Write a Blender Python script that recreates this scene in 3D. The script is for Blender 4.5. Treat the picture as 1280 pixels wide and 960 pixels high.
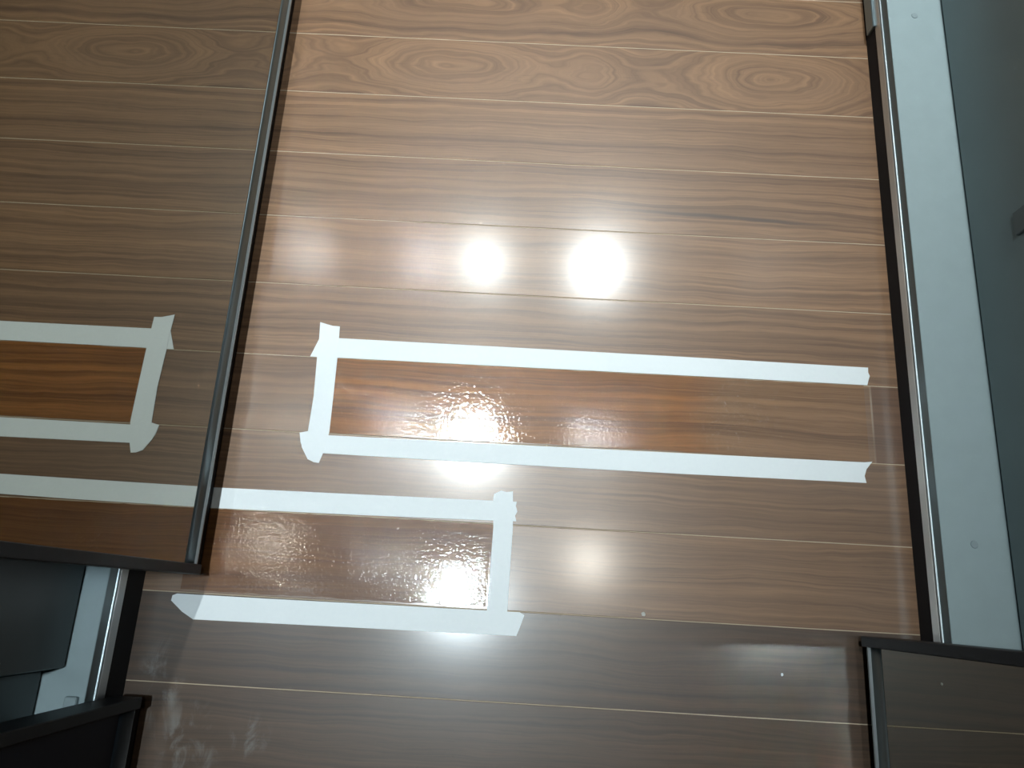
import bpy, bmesh, math, random
from mathutils import Vector, Matrix

# ------------------------------------------------------------------ clear
for o in list(bpy.data.objects):
    bpy.data.objects.remove(o, do_unlink=True)
scene = bpy.context.scene
C = scene.collection
K = 0.68                                   # metres per survey unit

# ------------------------------------------------------------------ camera
def rot(p, ya, r):
    return Matrix.Rotation(ya, 4, 'Z') @ Matrix.Rotation(p, 4, 'X') @ Matrix.Rotation(r, 4, 'Z')
cam = bpy.data.cameras.new('camera')
cam.sensor_fit = 'HORIZONTAL'
cam.sensor_width = 36.0
cam.lens = 938.54 / 1280 * 36.0
cam.clip_start = 0.02
camo = bpy.data.objects.new('camera', cam)
camo.matrix_world = Matrix.Translation((0, 0, 1.4 * K)) @ rot(0.28212, 0.062736, -0.007452)
C.objects.link(camo)
scene.camera = camo

# ------------------------------------------------------------------ world, exposure
w = bpy.data.worlds.new('world'); scene.world = w; w.use_nodes = True
w.node_tree.nodes['Background'].inputs[0].default_value = (0.55, 0.66, 0.70, 1)
w.node_tree.nodes['Background'].inputs[1].default_value = 0.05
vs = scene.view_settings
vs.view_transform = 'Standard'; vs.look = 'None'; vs.gamma = 1.0; vs.use_curve_mapping = False
vs.exposure = 0.32
try:                                        # keep lamp glints that arrive by way of the mirror doors
    scene.cycles.blur_glossy = 0.05; scene.cycles.sample_clamp_indirect = 80.0
except AttributeError:
    pass

CEIL = 2.45
# ceiling downlights: x, y, watts of the spot, beam angle, colour, label
LAMPS = [
    ( 0.318, 1.566, 122, 68, (0.93, 1.0, 1.0), 'recessed round downlight in the ceiling, far row, beside the right wardrobe'),
    (-0.231, 1.566,  78, 66, (0.93, 1.0, 1.0), 'recessed round downlight in the ceiling, far row, beside the left wardrobe'),
    ( 0.318, 0.720,  9, 62, (0.93, 1.0, 1.0), 'recessed round downlight in the ceiling, middle row, beside the right wardrobe'),
    (-0.231, 0.70, 94, 62, (0.93, 1.0, 1.0), 'recessed round downlight in the ceiling, middle row, beside the left wardrobe'),
    (-0.231, 0.012,  78, 50, (0.80, 0.94, 1.0), 'recessed round downlight in the ceiling, near row, beside the left wardrobe'),
    ( 0.318, 0.190,  13, 62, (1.0, 0.95, 0.85), 'recessed round downlight in the ceiling, near row, beside the right wardrobe'),
]

# ------------------------------------------------------------------ node helpers
class NT:
    def __init__(s, name):
        s.m = bpy.data.materials.new(name); s.m.use_nodes = True
        s.t = s.m.node_tree; s.t.nodes.clear()
        s.out = s.n('ShaderNodeOutputMaterial')
    def n(s, typ, **kw):
        nd = s.t.nodes.new(typ)
        for k, v in kw.items(): setattr(nd, k, v)
        return nd
    def put(s, sock, v):
        if isinstance(v, bpy.types.NodeSocket): s.t.links.new(v, sock)
        else: sock.default_value = v
    def m_(s, op, a, b=None, c=None, clamp=False):
        nd = s.n('ShaderNodeMath', operation=op); nd.use_clamp = clamp
        for i, v in enumerate((a, b, c)):
            if v is not None: s.put(nd.inputs[i], v)
        return nd.outputs[0]
    def mix(s, f, a, b, blend='MIX'):
        nd = s.n('ShaderNodeMix', data_type='RGBA', blend_type=blend)
        s.put(nd.inputs[0], f)
        for i, v in ((6, a), (7, b)):
            if not isinstance(v, bpy.types.NodeSocket) and len(v) == 3: v = (*v, 1)
            s.put(nd.inputs[i], v)
        return nd.outputs[2]
    def comb(s, x, y, z):
        nd = s.n('ShaderNodeCombineXYZ')
        for i, v in enumerate((x, y, z)): s.put(nd.inputs[i], v)
        return nd.outputs[0]
    def noise(s, vec, scale=1.0, detail=3.0, rough=0.5, dist=0.0, dim='3D', w=None):
        nd = s.n('ShaderNodeTexNoise', noise_dimensions=dim)
        if vec is not None: s.put(nd.inputs['Vector'], vec)
        if w is not None: s.put(nd.inputs['W'], w)
        nd.inputs['Scale'].default_value = scale; nd.inputs['Detail'].default_value = detail
        nd.inputs['Roughness'].default_value = rough; nd.inputs['Distortion'].default_value = dist
        return nd.outputs[0]
    def ramp(s, v, a, b, lo=0.0, hi=1.0, smooth=True):
        nd = s.n('ShaderNodeMapRange'); nd.interpolation_type = 'SMOOTHSTEP' if smooth else 'LINEAR'
        s.put(nd.inputs['Value'], v)
        for k, x in (('From Min', a), ('From Max', b), ('To Min', lo), ('To Max', hi)): s.put(nd.inputs[k], x)
        return nd.outputs[0]
    def attr(s, name):
        nd = s.n('ShaderNodeAttribute', attribute_type='OBJECT', attribute_name=name)
        return nd.outputs['Fac']
    def xyz(s, v):
        nd = s.n('ShaderNodeSeparateXYZ'); s.put(nd.inputs[0], v); return nd.outputs
    def bsdf(s, **kw):
        nd = s.n('ShaderNodeBsdfPrincipled')
        for k, v in kw.items():
            k = k.replace('_', ' ')
            if k == 'Base Color' and not isinstance(v, bpy.types.NodeSocket) and len(v) == 3: v = (*v, 1)
            s.put(nd.inputs[k], v)
        s.t.links.new(nd.outputs[0], s.out.inputs[0])
        return nd
    def bump(s, h, strength=0.2, dist=0.001):
        nd = s.n('ShaderNodeBump'); nd.inputs['Strength'].default_value = strength
        nd.inputs['Distance'].default_value = dist; s.put(nd.inputs['Height'], h)
        return nd.outputs[0]

def plain(name, col, rough=0.5, metal=0.0, spec=0.5, var=0.06, scale=40.0, bump=0.0):
    t = NT(name)
    co = t.n('ShaderNodeTexCoord').outputs['Object']
    n = t.noise(co, scale, 4.0)
    c = t.mix(t.ramp(n, 0.3, 0.7), [x * (1 - var) for x in col], [min(1, x * (1 + var)) for x in col])
    kw = dict(Base_Color=c, Roughness=rough, Metallic=metal)
    b = t.bsdf(**kw); b.inputs['Specular IOR Level'].default_value = spec
    if bump: t.t.links.new(t.bump(n, bump, 0.0005), b.inputs['Normal'])
    return t.m

# ------------------------------------------------------------------ wood
def wood(name, coated=False):
    """Growth rings of a board: r is the distance to a wandering pith, per-board values come from object properties."""
    t = NT(name)
    pos = t.n('ShaderNodeNewGeometry').outputs['Position']
    x, wy, _ = t.xyz(pos)
    yc0 = t.attr('board_y'); seed = t.attr('seed'); tone = t.attr('tone'); red = t.attr('red')
    cath = t.attr('cathedral'); off = t.attr('pith_offset'); streak = t.attr('streak')
    y = t.m_('SUBTRACT', wy, yc0)
    # pith depth along the board, with dips that make the oval figures
    def gauss(c, wd, a):
        d = t.m_('DIVIDE', t.m_('SUBTRACT', x, c), wd)
        return t.m_('MULTIPLY', t.m_('POWER', 2.718, t.m_('MULTIPLY', t.m_('MULTIPLY', d, d), -1.0)), a)
    dips = None
    for c, wd, a in ((-0.125, 0.125, 0.055), (0.075, 0.05, 0.026), (0.345, 0.11, 0.055), (-0.52, 0.16, 0.05)):
        g = gauss(c, wd, a)
        dips = g if dips is None else t.m_('ADD', dips, g)
    wob = t.noise(t.comb(t.m_('MULTIPLY', x, 5.0), t.m_('MULTIPLY', y, 14.0), seed), 1.0, 3.0, 0.55)
    wobc = t.m_('SUBTRACT', wob, 0.5)
    d = t.m_('MULTIPLY', cath, t.m_('SUBTRACT', 0.062, dips))
    yy = t.m_('SUBTRACT', y, off)
    r = t.m_('SQRT', t.m_('ADD', t.m_('MULTIPLY', yy, yy), t.m_('MULTIPLY', d, d)))
    r = t.m_('ADD', r, t.m_('MULTIPLY', wobc, t.m_('ADD', 0.022, t.m_('MULTIPLY', cath, 0.022))))
    rings = t.noise(None, 130.0, 3.0, 0.6, dim='1D', w=t.m_('ADD', r, t.m_('MULTIPLY', seed, 3.7)))
    bands = t.noise(None, 38.0, 2.0, 0.5, dim='1D', w=t.m_('ADD', r, t.m_('MULTIPLY', seed, 1.9)))
    fib = t.noise(t.comb(t.m_('MULTIPLY', x, 9.0), t.m_('MULTIPLY', r, 420.0), seed), 1.0, 4.0, 0.6)
    pore = t.noise(t.comb(t.m_('MULTIPLY', x, 26.0), t.m_('MULTIPLY', y, 620.0), seed), 1.0, 2.0, 0.5)
    blot = t.noise(t.comb(t.m_('MULTIPLY', x, 3.2), t.m_('MULTIPLY', y, 9.0), seed), 1.0, 3.0, 0.6)
    light = (0.312, 0.170, 0.082); dark = (0.076, 0.034, 0.014); redc = (0.135, 0.062, 0.030)
    v = t.m_('ADD', t.m_('MULTIPLY', t.ramp(rings, 0.28, 0.72), 0.44), t.m_('MULTIPLY', t.ramp(bands, 0.3, 0.7), 0.22))
    v = t.m_('ADD', v, t.m_('MULTIPLY', t.ramp(fib, 0.25, 0.75), 0.34))
    col = t.mix(v, dark, light)
    col = t.mix(t.m_('MULTIPLY', t.ramp(blot, 0.35, 0.75), 0.30), col, (0.150, 0.083, 0.044))
    # rust-coloured heart streaks
    col = t.mix(t.m_('MULTIPLY', t.ramp(t.m_('MULTIPLY', blot, bands), 0.26, 0.42), 0.28), col, (0.21, 0.115, 0.060))
    # one board keeps an older, redder finish at its right end, with a pale line of tape residue before it
    oldend = t.m_('MULTIPLY', t.attr('old_end'), t.ramp(x, 0.452, 0.455))
    red = t.m_('MAXIMUM', red, t.m_('MULTIPLY', oldend, 0.75))
    col = t.mix(red, col, t.mix(v, (0.070, 0.030, 0.014), redc))
    # dark check in one board
    sy = t.m_('ADD', t.m_('SUBTRACT', y, -0.024), t.m_('MULTIPLY', t.m_('SUBTRACT', x, 0.30), 0.035))
    sy = t.m_('ADD', sy, t.m_('MULTIPLY', wobc, 0.02))
    sm = t.m_('MULTIPLY', t.ramp(t.m_('ABSOLUTE', sy), 0.0012, 0.0045, 1.0, 0.0), t.ramp(t.m_('ABSOLUTE', t.m_('SUBTRACT', x, 0.27)), 0.05, 0.19, 1.0, 0.0))
    col = t.mix(t.m_('MULTIPLY', t.m_('MULTIPLY', sm, streak), 0.8), col, (0.045, 0.026, 0.018))
    # open pores
    col = t.mix(t.ramp(pore, 0.60, 0.75, 0.0, 0.35), col, (0.075, 0.038, 0.02))
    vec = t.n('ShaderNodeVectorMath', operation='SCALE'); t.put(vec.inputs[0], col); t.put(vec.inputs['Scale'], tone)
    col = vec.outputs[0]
    if not coated:
        ln = t.m_('MULTIPLY', t.attr('old_end'), t.ramp(t.m_('ABSOLUTE', t.m_('SUBTRACT', x, 0.4535)), 0.0006, 0.0018, 1.0, 0.0))
        col = t.mix(t.m_('MULTIPLY', ln, t.ramp(wob, 0.3, 0.6, 0.15, 0.6)), col, (0.34, 0.27, 0.20))
        # chalky scuffs left of the near boards
        sc = t.noise(t.comb(t.m_('MULTIPLY', x, 34.0), t.m_('MULTIPLY', wy, 20.0), 3.0), 1.0, 5.0, 0.65, 0.8)
        def ell(cx, cy, rx, ry):
            a = t.m_('DIVIDE', t.m_('SUBTRACT', x, cx), rx); b = t.m_('DIVIDE', t.m_('SUBTRACT', wy, cy), ry)
            return t.ramp(t.m_('ADD', t.m_('MULTIPLY', a, a), t.m_('MULTIPLY', b, b)), 0.0, 1.0, 1.0, 0.0)
        mk = t.m_('MAXIMUM', ell(-0.413, -0.115, 0.035, 0.06), t.m_('MAXIMUM', ell(-0.30, -0.165, 0.03, 0.03), ell(-0.37, -0.18, 0.05, 0.06)))
        col = t.mix(t.m_('MULTIPLY', t.m_('MULTIPLY', mk, t.ramp(sc, 0.47, 0.75)), 0.30), col, (0.42, 0.45, 0.44))
        rg = t.m_('ADD', 0.46, t.m_('MULTIPLY', t.m_('SUBTRACT', blot, 0.5), 0.10))
        b = t.bsdf(Base_Color=col, Roughness=rg)
        b.inputs['Specular IOR Level'].default_value = 0.65
        b.inputs['Coat Weight'].default_value = 1.0
        b.inputs['Coat IOR'].default_value = 1.5
        b.inputs['Coat Roughness'].default_value = 0.185
        t.t.links.new(t.bump(fib, 0.10, 0.0004), b.inputs['Normal'])
    else:
        # wetted by the coating: deeper and more orange; a pale reflection is painted in as greyer colour from where 'haze_x' lies
        thin = t.ramp(t.m_('ADD', x, t.m_('MULTIPLY', wobc, 0.05)), t.m_('SUBTRACT', t.attr('haze_x'), 0.03), t.m_('ADD', t.attr('haze_x'), 0.05))
        wet = t.mix(1.0, col, (1.05, 0.78, 0.42), 'MULTIPLY')
        col = t.mix(thin, wet, col)
        peel = t.noise(t.comb(t.m_('MULTIPLY', x, 1.0), t.m_('MULTIPLY', wy, 0.75), 0.0), 230.0, 2.0, 0.55)
        fine = t.noise(t.comb(t.m_('MULTIPLY', x, 300.0), t.m_('MULTIPLY', wy, 520.0), 0.0), 1.0, 2.0, 0.6)
        speck = t.ramp(t.noise(t.comb(x, t.m_('MULTIPLY', wy, 0.8), 2.0), 420.0, 1.0, 0.5), 0.60, 0.74)
        h = t.m_('ADD', t.m_('MULTIPLY', peel, 0.75), t.m_('ADD', t.m_('MULTIPLY', fine, 0.25), t.m_('MULTIPLY', speck, 0.8)))
        b = t.bsdf(Base_Color=col, Roughness=0.42)
        b.inputs['Specular IOR Level'].default_value = 0.3
        b.inputs['Coat Weight'].default_value = 1.0
        t.put(b.inputs['Coat Roughness'], t.m_('ADD', 0.045, t.m_('MULTIPLY', thin, 0.14)))
        bp = t.bump(h, 0.27, 0.0010)
        t.t.links.new(bp, b.inputs['Coat Normal'])
    return t.m

MAT = {}
MAT['plank'] = wood('oiled_wood_plank')
MAT['coated'] = wood('freshly_varnished_wood', True)
MAT['joint'] = plain('pale_joint_filler', (0.42, 0.34, 0.25), 0.8)
MAT['wall'] = plain('painted_wall', (0.62, 0.66, 0.66), 0.85, bump=0.05)
MAT['ceiling'] = plain('ceiling_paint', (0.72, 0.74, 0.74), 0.9)
MAT['white_board'] = plain('white_melamine', (0.285, 0.365, 0.385), 0.42, var=0.02)
MAT['grey_board'] = plain('blue_grey_lacquer', (0.105, 0.148, 0.155), 0.38, var=0.04, scale=6)
MAT['darker_board'] = plain('darker_drawer_grey', (0.040, 0.058, 0.060), 0.4, var=0.04, scale=6)  # darker copy of the blue-grey, for the left drawers
MAT['inner_board'] = plain('dark_grey_melamine', (0.05, 0.06, 0.062), 0.5)
MAT['black'] = plain('black_plinth_and_shade', (0.006, 0.005, 0.006), 0.7, spec=0.2)  # for the plinth, and for the painted shadow strip under the doors
MAT['frame_black'] = plain('dark_anodised_frame', (0.007, 0.010, 0.013), 0.45, spec=0.18)
MAT['handle'] = plain('grey_handle', (0.07, 0.095, 0.10), 0.5)
MAT['dark_reflection'] = plain('painted_dark_reflection', (0.006, 0.007, 0.013), 0.6, spec=0.15)  # near-black stands in for the dark reflection in a mirror pane
MAT['screw'] = plain('grey_screw_cap', (0.25, 0.32, 0.34), 0.45)
MAT['lamp_trim'] = plain('white_lamp_trim', (0.8, 0.8, 0.8), 0.4)
MAT['crumb'] = plain('white_plaster', (0.5, 0.5, 0.47), 0.8)

def brushed(name, col, rough):
    t = NT(name)
    x, y, z = t.xyz(t.n('ShaderNodeTexCoord').outputs['Object'])
    n = t.noise(t.comb(t.m_('MULTIPLY', x, 900.0), t.m_('MULTIPLY', y, 3.0), t.m_('MULTIPLY', z, 900.0)), 1.0, 2.0)
    c = t.mix(n, [v * 0.9 for v in col], [min(1, v * 1.08) for v in col])
    t.bsdf(Base_Color=c, Roughness=t.m_('ADD', rough - 0.05, t.m_('MULTIPLY', n, 0.1)), Metallic=1.0)
    return t.m
MAT['aluminium'] = brushed('brushed_aluminium', (0.55, 0.60, 0.62), 0.34)
MAT['dark_alu'] = brushed('dark_aluminium', (0.26, 0.32, 0.34), 0.45)
MAT['bright_alu'] = brushed('highlight_aluminium', (0.84, 0.90, 0.92), 0.36)  # brighter metal: highlights of door rails and track edge put into the colour

def mirror_mat():
    t = NT('grey_tinted_mirror')
    co = t.n('ShaderNodeTexCoord').outputs['Object']
    n = t.noise(co, 3.0, 2.0)
    c = t.mix(n, (0.32, 0.318, 0.28), (0.335, 0.333, 0.295))
    t.bsdf(Base_Color=c, Roughness=0.015, Metallic=1.0)
    return t.m
MAT['mirror'] = mirror_mat()

def tape_mat():
    t = NT('white_masking_tape')
    co = t.n('ShaderNodeTexCoord').outputs['Object']
    n = t.noise(co, 260.0, 3.0)
    c = t.mix(n, (0.82, 0.88, 0.91), (0.87, 0.93, 0.95))
    b = t.bsdf(Base_Color=c, Roughness=0.6, Alpha=0.90)
    b.inputs['Specular IOR Level'].default_value = 0.35
    t.t.links.new(t.bump(n, 0.25, 0.0003), b.inputs['Normal'])
    return t.m
MAT['tape'] = tape_mat()

def emit(name, col, s):
    t = NT(name); e = t.n('ShaderNodeEmission'); e.inputs[0].default_value = (*col, 1); e.inputs[1].default_value = s
    t.t.links.new(e.outputs[0], t.out.inputs[0]); return t.m
MAT['diffuser'] = emit('lit_lamp_diffuser', (0.93, 1.0, 1.0), 12.0)

# ------------------------------------------------------------------ mesh helpers
def link(name, bm, mat, parent=None, smooth=False):
    me = bpy.data.meshes.new(name); bm.to_mesh(me); bm.free()
    if smooth:
        for p in me.polygons: p.use_smooth = True
    me.materials.append(MAT[mat])
    o = bpy.data.objects.new(name, me); C.objects.link(o)
    if parent is not None: o.parent = parent
    return o
def bm_box(x0, x1, y0, y1, z0, z1, bev=0.0, seg=1):
    bm = bmesh.new()
    bmesh.ops.create_cube(bm, size=1.0, matrix=Matrix.Translation(((x0+x1)/2, (y0+y1)/2, (z0+z1)/2)) @ Matrix.Diagonal((abs(x1-x0), abs(y1-y0), abs(z1-z0), 1)))
    if bev: bmesh.ops.bevel(bm, geom=list(bm.edges), offset=bev, segments=seg, affect='EDGES', profile=0.5)
    return bm
def box(name, x0, x1, y0, y1, z0, z1, mat, parent=None, bev=0.0, seg=1):
    return link(name, bm_box(min(x0,x1), max(x0,x1), min(y0,y1), max(y0,y1), z0, z1, bev, seg), mat, parent)
def extrude_y(name, prof, y0, y1, mat, parent=None):
    """prof: closed list of (x, z)"""
    bm = bmesh.new()
    a = [bm.verts.new((x, y0, z)) for x, z in prof]; b = [bm.verts.new((x, y1, z)) for x, z in prof]
    n = len(prof)
    for i in range(n): bm.faces.new((a[i], a[(i+1) % n], b[(i+1) % n], b[i]))
    bm.faces.new(a[::-1]); bm.faces.new(b)
    bmesh.ops.recalc_face_normals(bm, faces=bm.faces)
    return link(name, bm, mat, parent)
def empty(name, loc, label, cat, group=None):
    o = bpy.data.objects.new(name, None); o.location = loc; C.objects.link(o)
    o['label'] = label; o['category'] = cat
    if group: o['group'] = group
    return o
def tag(o, label, cat, group=None):
    o['label'] = label; o['category'] = cat
    if group: o['group'] = group
    return o
def struct(o, label=None):
    o['kind'] = 'structure'
    if label: o['label'] = label
    return o

# ------------------------------------------------------------------ room shell
XL, XR = -1.62 * K, 1.66 * K
YN, YF = -1.30, 2.60
floor = struct(box('floor', XL, XR, YN, YF, -0.05, -0.0004, 'joint'), 'brown hardwood plank floor with pale joints')
struct(box('ceiling', XL - .1, XR + .1, YN - .1, YF + .1, CEIL, CEIL + 0.1, 'ceiling'), 'plain white ceiling')
struct(box('wall_left', XL - .1, XL, YN, YF, -0.05, CEIL, 'wall'), 'pale wall behind the left wardrobe')
struct(box('wall_right', XR, XR + .1, YN, YF, -0.05, CEIL, 'wall'), 'pale wall behind the right wardrobe')
struct(box('wall_far', XL - .1, XR + .1, YF, YF + .1, -0.05, CEIL, 'wall'), 'pale wall at the far end of the passage')
struct(box('wall_near', XL - .1, XR + .1, YN - .1, YN, -0.05, CEIL, 'wall'), 'pale wall at the near end of the passage')

# ------------------------------------------------------------------ floor planks
PW = 0.15194 * K
Y0 = 1.35073 * K
GAP = 0.0012
#            tone  red  cathedral pith   streak
SPEC = {
    0: (0.90, 0.00, 0.75, 0.020, 0), 1: (0.95, 0.00, 1.00, 0.004, 0), 2: (0.94, 0.00, 0.12, 0.30, 0),
    3: (0.93, 0.05, 0.10, -0.26, 1), 4: (1.08, 0.05, 0.15, 0.24, 0), 5: (0.98, 0.10, 0.10, -0.30, 0),
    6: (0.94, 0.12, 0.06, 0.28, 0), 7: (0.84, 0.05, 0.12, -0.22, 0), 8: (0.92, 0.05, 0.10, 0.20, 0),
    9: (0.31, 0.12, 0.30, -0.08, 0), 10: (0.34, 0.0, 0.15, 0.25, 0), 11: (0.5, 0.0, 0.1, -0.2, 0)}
random.seed(11)
first = math.ceil((Y0 - YF) / PW); last = math.ceil((Y0 - YN) / PW)
shared = None
for i in range(first, last):
    top = Y0 - i * PW; bot = top - PW                    # plank i lies between joint i and joint i+1
    a, b = max(bot + GAP/2, YN), min(top - GAP/2, YF)
    if b - a < 0.01: continue
    cy = (top + bot) / 2
    full = abs((b - a) - (PW - GAP)) < 1e-6
    if full and shared is not None:
        o = bpy.data.objects.new('plank', shared); C.objects.link(o)
    else:
        bm = bm_box(XL, XR, a - cy, b - cy, -0.012, 0.0, 0.0004)
        o = link('plank', bm, 'plank')
        if full: shared = o.data
    o.location = (0, cy, 0); o.parent = floor
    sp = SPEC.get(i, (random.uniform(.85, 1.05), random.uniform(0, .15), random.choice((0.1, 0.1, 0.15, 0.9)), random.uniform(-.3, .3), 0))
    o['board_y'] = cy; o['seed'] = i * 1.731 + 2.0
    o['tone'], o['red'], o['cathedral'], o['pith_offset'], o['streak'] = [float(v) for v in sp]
    o['old_end'] = 1.0 if i == 6 else 0.0
    if i == 6: RED = o
    if i == 8: GOLD = o

# ------------------------------------------------------------------ varnished test patches
def patch(src, x0, x1, y0, y1, haze_x, label, seed, tone, red):
    rnd = random.Random(seed); bm = bmesh.new(); n = 40
    up, lo = [], []
    for k in range(n + 1):
        x = x0 + (x1 - x0) * k / n
        up.append((x, y1 + rnd.uniform(-.0006, .0006))); lo.append((x, y0 + rnd.uniform(-.0006, .0006)))
    T = [bm.verts.new((x, y, 0.0004)) for x, y in up]; B = [bm.verts.new((x, y, 0.0004)) for x, y in lo]
    T0 = [bm.verts.new((x, y, 0.00005)) for x, y in up]; B0 = [bm.verts.new((x, y, 0.00005)) for x, y in lo]
    for k in range(n):
        bm.faces.new((B[k], B[k+1], T[k+1], T[k])); bm.faces.new((T0[k], T0[k+1], B0[k+1], B0[k]))
        bm.faces.new((T[k], T[k+1], T0[k+1], T0[k])); bm.faces.new((B0[k], B0[k+1], B[k+1], B[k]))
    bm.faces.new((B[0], T[0], T0[0], B0[0])); bm.faces.new((T[n], B[n], B0[n], T0[n]))
    bmesh.ops.recalc_face_normals(bm, faces=bm.faces)
    o = tag(link('varnish_patch', bm, 'coated'), label, 'varnish', 'test patches of varnish on the floor')
    for kk in ('board_y', 'seed', 'cathedral', 'pith_offset', 'streak'): o[kk] = src[kk]
    o['tone'] = tone; o['red'] = red; o['haze_x'] = haze_x; o['old_end'] = 0.0
patch(RED, -0.392*K, 0.655*K, 0.2895*K, 0.4385*K, 0.34*K, 'longer glossy orange-brown varnish patch framed by the upper tape strips', 3, 1.05, 0.04)
patch(GOLD, -0.60*K, -0.03*K, -0.012*K, 0.134*K, 0.5, 'shorter glossy dark-brown varnish patch running under the mirror door', 5, 0.68, 0.08)

# ------------------------------------------------------------------ tape strips
def tape(pts, z, label, th=0.00025):
    """pts: outline in survey units, counter-clockwise; torn ends come in the outline itself"""
    bm = bmesh.new()
    t = [bm.verts.new((x*K, y*K, z + th)) for x, y in pts]; b = [bm.verts.new((x*K, y*K, z)) for x, y in pts]
    n = len(pts)
    f1 = bm.faces.new(t); f2 = bm.faces.new(b[::-1])
    for i in range(n): bm.faces.new((b[i], b[(i+1) % n], t[(i+1) % n], t[i]))
    bmesh.ops.triangulate(bm, faces=[f1, f2])
    bmesh.ops.recalc_face_normals(bm, faces=bm.faces)
    return tag(link('masking_tape', bm, 'tape'), label, 'tape', 'masking tape strips on the floor')
Z1, Z2 = 0.0006, 0.0010
tape([(-.424,.439),(-.365,.4395),(.05,.4400),(.40,.4405),(.662,.440),(.6645,.449),(.668,.459),(.6655,.466),(.666,.476),(.30,.4785),(-.05,.4795),(-.398,.480),(-.410,.479),(-.416,.462)], Z1,
     'longest white tape strip, along the far side of the orange-brown varnish patch')
tape([(-.424,.286),(-.420,.268),(-.414,.256),(-.400,.2490),(-.10,.2475),(.30,.2470),(.646,.249),(.6435,.262),(.648,.275),(.660,.290),(.645,.2880),(.30,.2865),(-.05,.2850),(-.395,.284)], Z1,
     'long white tape strip along the near side of the orange-brown varnish patch')
tape([(-.413,.5115),(-.4105,.470),(-.410,.437),(-.4065,.360),(-.4085,.290),(-.424,.286),(-.416,.258),(-.402,.236),(-.390,.231),(-.380,.230),(-.374,.250),(-.3675,.291),(-.3685,.360),(-.370,.4375),(-.373,.5045),(-.388,.5050),(-.402,.5085)], Z2,
     'short white crosswise tape with a rounded end, closing the left end of the long patch')
tape([(-.640,.135),(-.30,.1375),(-.003,.142),(-.0055,.152),(-.002,.160),(-.005,.170),(-.004,.178),(-.30,.1755),(-.640,.173)], Z1,
     'white tape strip running under the mirror door along the short varnish patch')
tape([(-.613,-.032),(-.590,-.050),(-.568,-.062),(-.30,-.060),(.008,-.0580),(.013,-.045),(.0205,-.022),(.012,-.0175),(-.20,-.0185),(-.45,-.0195),(-.604,-.0195),(-.612,-.023)], Z1,
     'white tape strip with a pointed left end, nearest to the camera')
tape([(-.0475,-.058),(-.028,-.0575),(-.011,-.058),(-.0095,.050),(-.0085,.130),(-.012,.197),(-.024,.1950),(-.034,.1970),(-.047,.190),(-.0480,.180),(-.0445,.130),(-.0455,.050)], Z2,
     'short white crosswise tape closing the right end of the short dark patch')

# ------------------------------------------------------------------ wardrobes
def rail_bottom(name, xf, s, z0, z1, y0, y1, parent, mats=('frame_black', 'bright_alu')):
    """rounded rail of a door bottom; s = +1 when the room lies towards +x"""
    r = (z1 - z0) / 2; zc = (z0 + z1) / 2; prof = []
    for k in range(9):
        a = -math.pi/2 + math.pi * k / 8
        prof.append((xf + s * (0.0035 * math.cos(a)), zc + r * math.sin(a)))
    prof += [(xf - s * 0.022, z1), (xf - s * 0.022, z0)]
    o = extrude_y(name, prof, y0, y1, mats[0], parent)
    for p in o.data.polygons: p.use_smooth = len(p.vertices) == 4
    return o

def door(name, parent, xf, s, y0, y1, z0, z1, pane_mat, frame_mat, rail_mat, label, stile=0.012, rail=0.034, plate=None):
    """sliding door: core board, pane, bottom and top rail, two stiles"""
    d = box(name, xf - s*0.024, xf - s*0.006, y0 + 0.002, y1 - 0.002, z0 + 0.004, z1 - 0.004, 'frame_black', parent)
    d['label'] = label
    box('pane', xf - s*0.006, xf, y0 + stile*0.7, y1 - stile*0.7, z0 + rail*0.7, z1 - rail*0.7, pane_mat, d)
    rail_bottom('rail', xf, s, z0, z0 + rail, y0 + 0.0005, y1 - 0.0005, d, (rail_mat, rail_mat))
    rail_bottom('rail', xf, s, z1 - rail, z1, y0 + 0.0005, y1 - 0.0005, d, (rail_mat, rail_mat))
    zm = z0 + rail * 0.45
    if pane_mat == 'mirror': extrude_y('highlight_bead', [(xf + s*0.0030, zm - 0.0015), (xf + s*0.0060, zm - 0.0009), (xf + s*0.0060, zm - 0.0004), (xf + s*0.0034, zm + 0.0016), (xf, zm)], y0 + 0.001, y1 - 0.001, 'bright_alu', d)  # bright strip added for the highlight along the rail
    box('shadow_strip', xf - s*0.005, xf - s*0.020, y0 + 0.003, y1 - 0.003, 0.008, z0 + 0.004, 'black', d)  # added black strip standing in for the shadow under the door
    for a, b in ((y0, y0 + stile), (y1 - stile, y1)):
        box('stile', xf + s*0.0064, xf - s*0.026, a, b, z0, z1, frame_mat, d, 0.0008)
    return d

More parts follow.
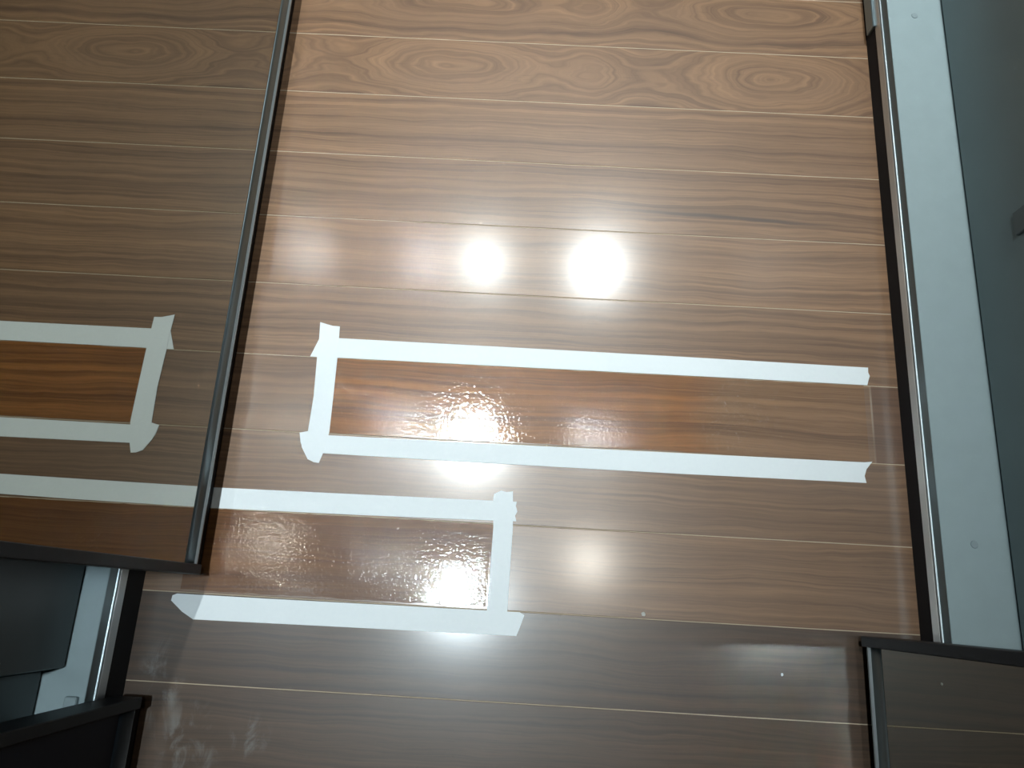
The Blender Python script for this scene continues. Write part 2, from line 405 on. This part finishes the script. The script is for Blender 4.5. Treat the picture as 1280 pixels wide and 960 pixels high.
def wardrobe(label, s, xf, y0, y1, zb0, zb1, board_x, drawers, xback):
    """s = +1: left wardrobe (room towards +x).  xf: face of plinth and track, zb0: underside of track, zb1: board height, board_x: start of the white board"""
    t = empty('sliding_wardrobe', ((xf + xback) / 2, (y0 + y1) / 2, 0), label, 'wardrobe', 'wardrobes along the passage')
    t0 = t.location.copy()
    parts = []
    P = lambda o: (parts.append(o), o)[1]
    P(box('plinth', xf, xf - s*0.02, y0, y1, 0, zb0 + 0.002, 'black'))
    zh = zb0 + (zb1 - zb0) * 0.60
    # front lip of the track, rib with its highlight in the colour, dark slope behind it
    P(extrude_y('track_lip', [(xf + s*0.0005, zb0), (xf + s*0.001, zh - 0.002), (xf - s*0.006, zh - 0.002), (xf - s*0.006, zb0)], y0, y1, 'aluminium'))
    P(extrude_y('track_rib', [(xf + s*0.001, zh - 0.002), (xf + s*0.0014, zh), (xf + s*0.0002, zh + 0.0016), (xf - s*0.0015, zh + 0.0016), (xf - s*0.0035, zh - 0.002)], y0, y1, 'bright_alu'))
    P(extrude_y('track_groove', [(xf - s*0.0012, zh), (board_x, zb1 - 0.0003), (board_x - s*0.006, zb1 - 0.006), (xf - s*0.006, zb0 + 0.001)], y0, y1, 'dark_alu'))
    P(box('bottom_board', board_x, xback, y0, y1, zb1 - 0.016, zb1, 'white_board', bev=0.0008))
    P(box('back_panel', xback, xback - s*0.012, y0, y1, 0, 2.36, 'inner_board'))
    P(box('top_board', xf - s*0.004, xback, y0, y1, 2.335, 2.36, 'inner_board'))
    for a in (y0, y1 - 0.018):
        P(box('side_panel', xf - s*0.008, xback, a, a + 0.018, zb1, 2.335, 'inner_board'))
    for (xd, ya, yb, za, zz, mat) in drawers:
        dr = P(box('drawer', xd, xd - s*0.45, ya, yb, za, zz, mat, bev=0.0012))
    for o in parts:
        o.parent = t; o.matrix_parent_inverse = Matrix.Translation(-t0)
    return t

def under(o, t):
    o.parent = t; o.matrix_parent_inverse = Matrix.Translation(-t.location); return o

YA, YB = -1.25, 2.50
# right wardrobe -------------------------------------------------------------
xfR, bR = 0.7207*K, 0.085*K
gR = 0.8400*K
dz = bR + 0.004
WR = wardrobe('open wardrobe with white base board and blue-grey drawers, right of the floor', -1, xfR, YA, YB, 0.044*K, bR, 0.7285*K,
              [], 1.60*K)
drawR = []
for (ya, yb) in ((-1.20, -0.45), (-0.446, 1.30), (1.304, 2.47)):
    for (za, zb) in ((dz, 0.50), (0.504, 0.98)):
        dr = under(box('drawer', gR, gR + 0.45, ya, yb, za, zb, 'grey_board', bev=0.0015), WR)
        drawR.append((ya, yb, za, zb, dr))
for ya, yb, za, zb, dr in drawR:
    if ya == -0.446 and za == dz:
        o = box('handle', gR - 0.004, gR + 0.004, 0.446, 0.476, za + 0.088, za + 0.180, 'handle', dr, 0.001)
    else:
        yc = (ya + yb) / 2
        o = box('handle', gR - 0.004, gR + 0.004, yc - .015, yc + .015, za + 0.088, za + 0.180, 'handle', dr, 0.001)
# screw caps in the white base board
for ys in (1.240, 0.138, -0.96):
    bm = bmesh.new(); bmesh.ops.create_cone(bm, cap_ends=True, segments=20, radius1=0.0048, radius2=0.0042, depth=0.0008,
        matrix=Matrix.Translation((0.784*K, ys*K, bR + 0.0004)))
    under(link('screw_cap', bm, 'screw'), WR)
# grey end stop filling the gap below the track at the far end
under(box('track_stop', 0.7207*K - 0.004, 0.7207*K + 0.001, 1.245*K, 1.47*K, 0.010, 0.046*K, 'dark_alu', bev=0.001), WR)
xdR = 0.612*K
under(door('sliding_door', WR, xdR, -1, -1.22, -0.0235*K, 0.030*K, 2.30, 'mirror', 'frame_black', 'dark_alu', 'tinted mirror sliding door in a thin dark frame'), WR)
# top track carrying the doors
under(box('top_track', 0.60*K, xfR + 0.004, YA, YB, 2.302, 2.36, 'dark_alu', bev=0.002), WR)

# left wardrobe --------------------------------------------------------------
xfL, bL = -0.668*K, 0.110*K
gL = -0.7155*K
WL = wardrobe('mirror-fronted wardrobe with a near door coloured as a dark reflection, left of the floor', 1, xfL, YA, YB, 0.064*K, bL, -0.6755*K, [], -1.56*K)
dl = bL + 0.003
for (xd, ya, yb) in ((gL, -0.142*K, 1.20), (gL, 1.204, 2.47), (-0.750*K, -1.20, -0.142*K - 0.004)):
    for (za, zb) in ((dl, 0.50), (0.504, 0.98)):
        dr = under(box('drawer', xd, xd - 0.45, ya, yb, za, zb, 'darker_board', bev=0.0015), WL)
        yc = (ya + yb) / 2
        box('handle', xd + 0.004, xd - 0.004, yc - .015, yc + .015, za + 0.088, za + 0.180, 'handle', dr, 0.001)
under(box('buffer', -0.684*K, -0.704*K, -0.235*K, -0.184*K, bL, bL + 0.006, 'screw', bev=0.001), WL)
xdL = -0.559*K
under(door('sliding_door', WL, xdL, 1, 0.0145*K, 1.45, 0.046*K, 2.30, 'mirror', 'frame_black', 'dark_alu', 'tinted mirror sliding door in a slim aluminium frame'), WL)
under(door('sliding_door', WL, -0.622*K, 1, -1.22, -0.188*K, 0.046*K, 2.30, 'dark_reflection', 'frame_black', 'frame_black', 'mirror sliding door, its dark reflection painted as near-black'), WL)
under(box('top_track', -0.548*K, xfL - 0.004, YA, YB, 2.302, 2.36, 'dark_alu', bev=0.002), WL)

# ------------------------------------------------------------------ plaster crumbs on the boards
for (px, py, r, lab) in ((0.232, -0.008, 0.0027, 'tiny white plaster crumb on the golden board right of the short patch'),
                         (0.474, -0.096, 0.0017, 'tiny pale crumb on the dark board near the lower right mirror door')):
    bm = bmesh.new(); bmesh.ops.create_icosphere(bm, subdivisions=2, radius=r)
    rr = random.Random(int(px * 1000))
    for v in bm.verts: v.co *= rr.uniform(0.75, 1.2); v.co.z *= 0.45
    zmin = min(v.co.z for v in bm.verts)
    o = link('plaster_crumb', bm, 'crumb'); o.location = (px*K, py*K, -zmin)
    tag(o, lab, 'crumb', 'crumbs on the floor')

# ------------------------------------------------------------------ ceiling downlights
def ring(bm, r0, r1, z0, z1, n=32):
    rows = []
    for r, z in ((r0, z0), (r1, z0), (r1, z1), (r0, z1)):
        rows.append([bm.verts.new((r*math.cos(2*math.pi*k/n), r*math.sin(2*math.pi*k/n), z)) for k in range(n)])
    for j in range(4):
        for k in range(n):
            bm.faces.new((rows[j][k], rows[j][(k+1) % n], rows[(j+1) % 4][(k+1) % n], rows[(j+1) % 4][k]))
    bmesh.ops.recalc_face_normals(bm, faces=bm.faces)
for (x, y, p, ang, col, lab) in LAMPS:
    t = empty('downlight', (x, y, CEIL), lab, 'lamp', 'ceiling downlights')
    bm = bmesh.new(); ring(bm, 0.040, 0.054, -0.006, 0.0); link('trim_ring', bm, 'lamp_trim', t)
    bm = bmesh.new(); bmesh.ops.create_circle(bm, cap_ends=True, segments=32, radius=0.040, matrix=Matrix.Translation((0, 0, -0.002)) @ Matrix.Rotation(math.pi, 4, 'X'))
    r_ = bmesh.ops.extrude_face_region(bm, geom=list(bm.faces)); bmesh.ops.translate(bm, verts=[v for v in r_['geom'] if isinstance(v, bmesh.types.BMVert)], vec=(0, 0, 0.0018))
    bmesh.ops.recalc_face_normals(bm, faces=bm.faces)
    link('diffuser', bm, 'diffuser', t)
    L = bpy.data.lights.new('downlight_beam', 'SPOT'); L.energy = p; L.color = col
    L.spot_size = math.radians(ang); L.spot_blend = 1.0; L.shadow_soft_size = 0.024
    lo = bpy.data.objects.new('downlight_beam', L); C.objects.link(lo); lo.parent = t; lo.location = (0, 0, -0.05)
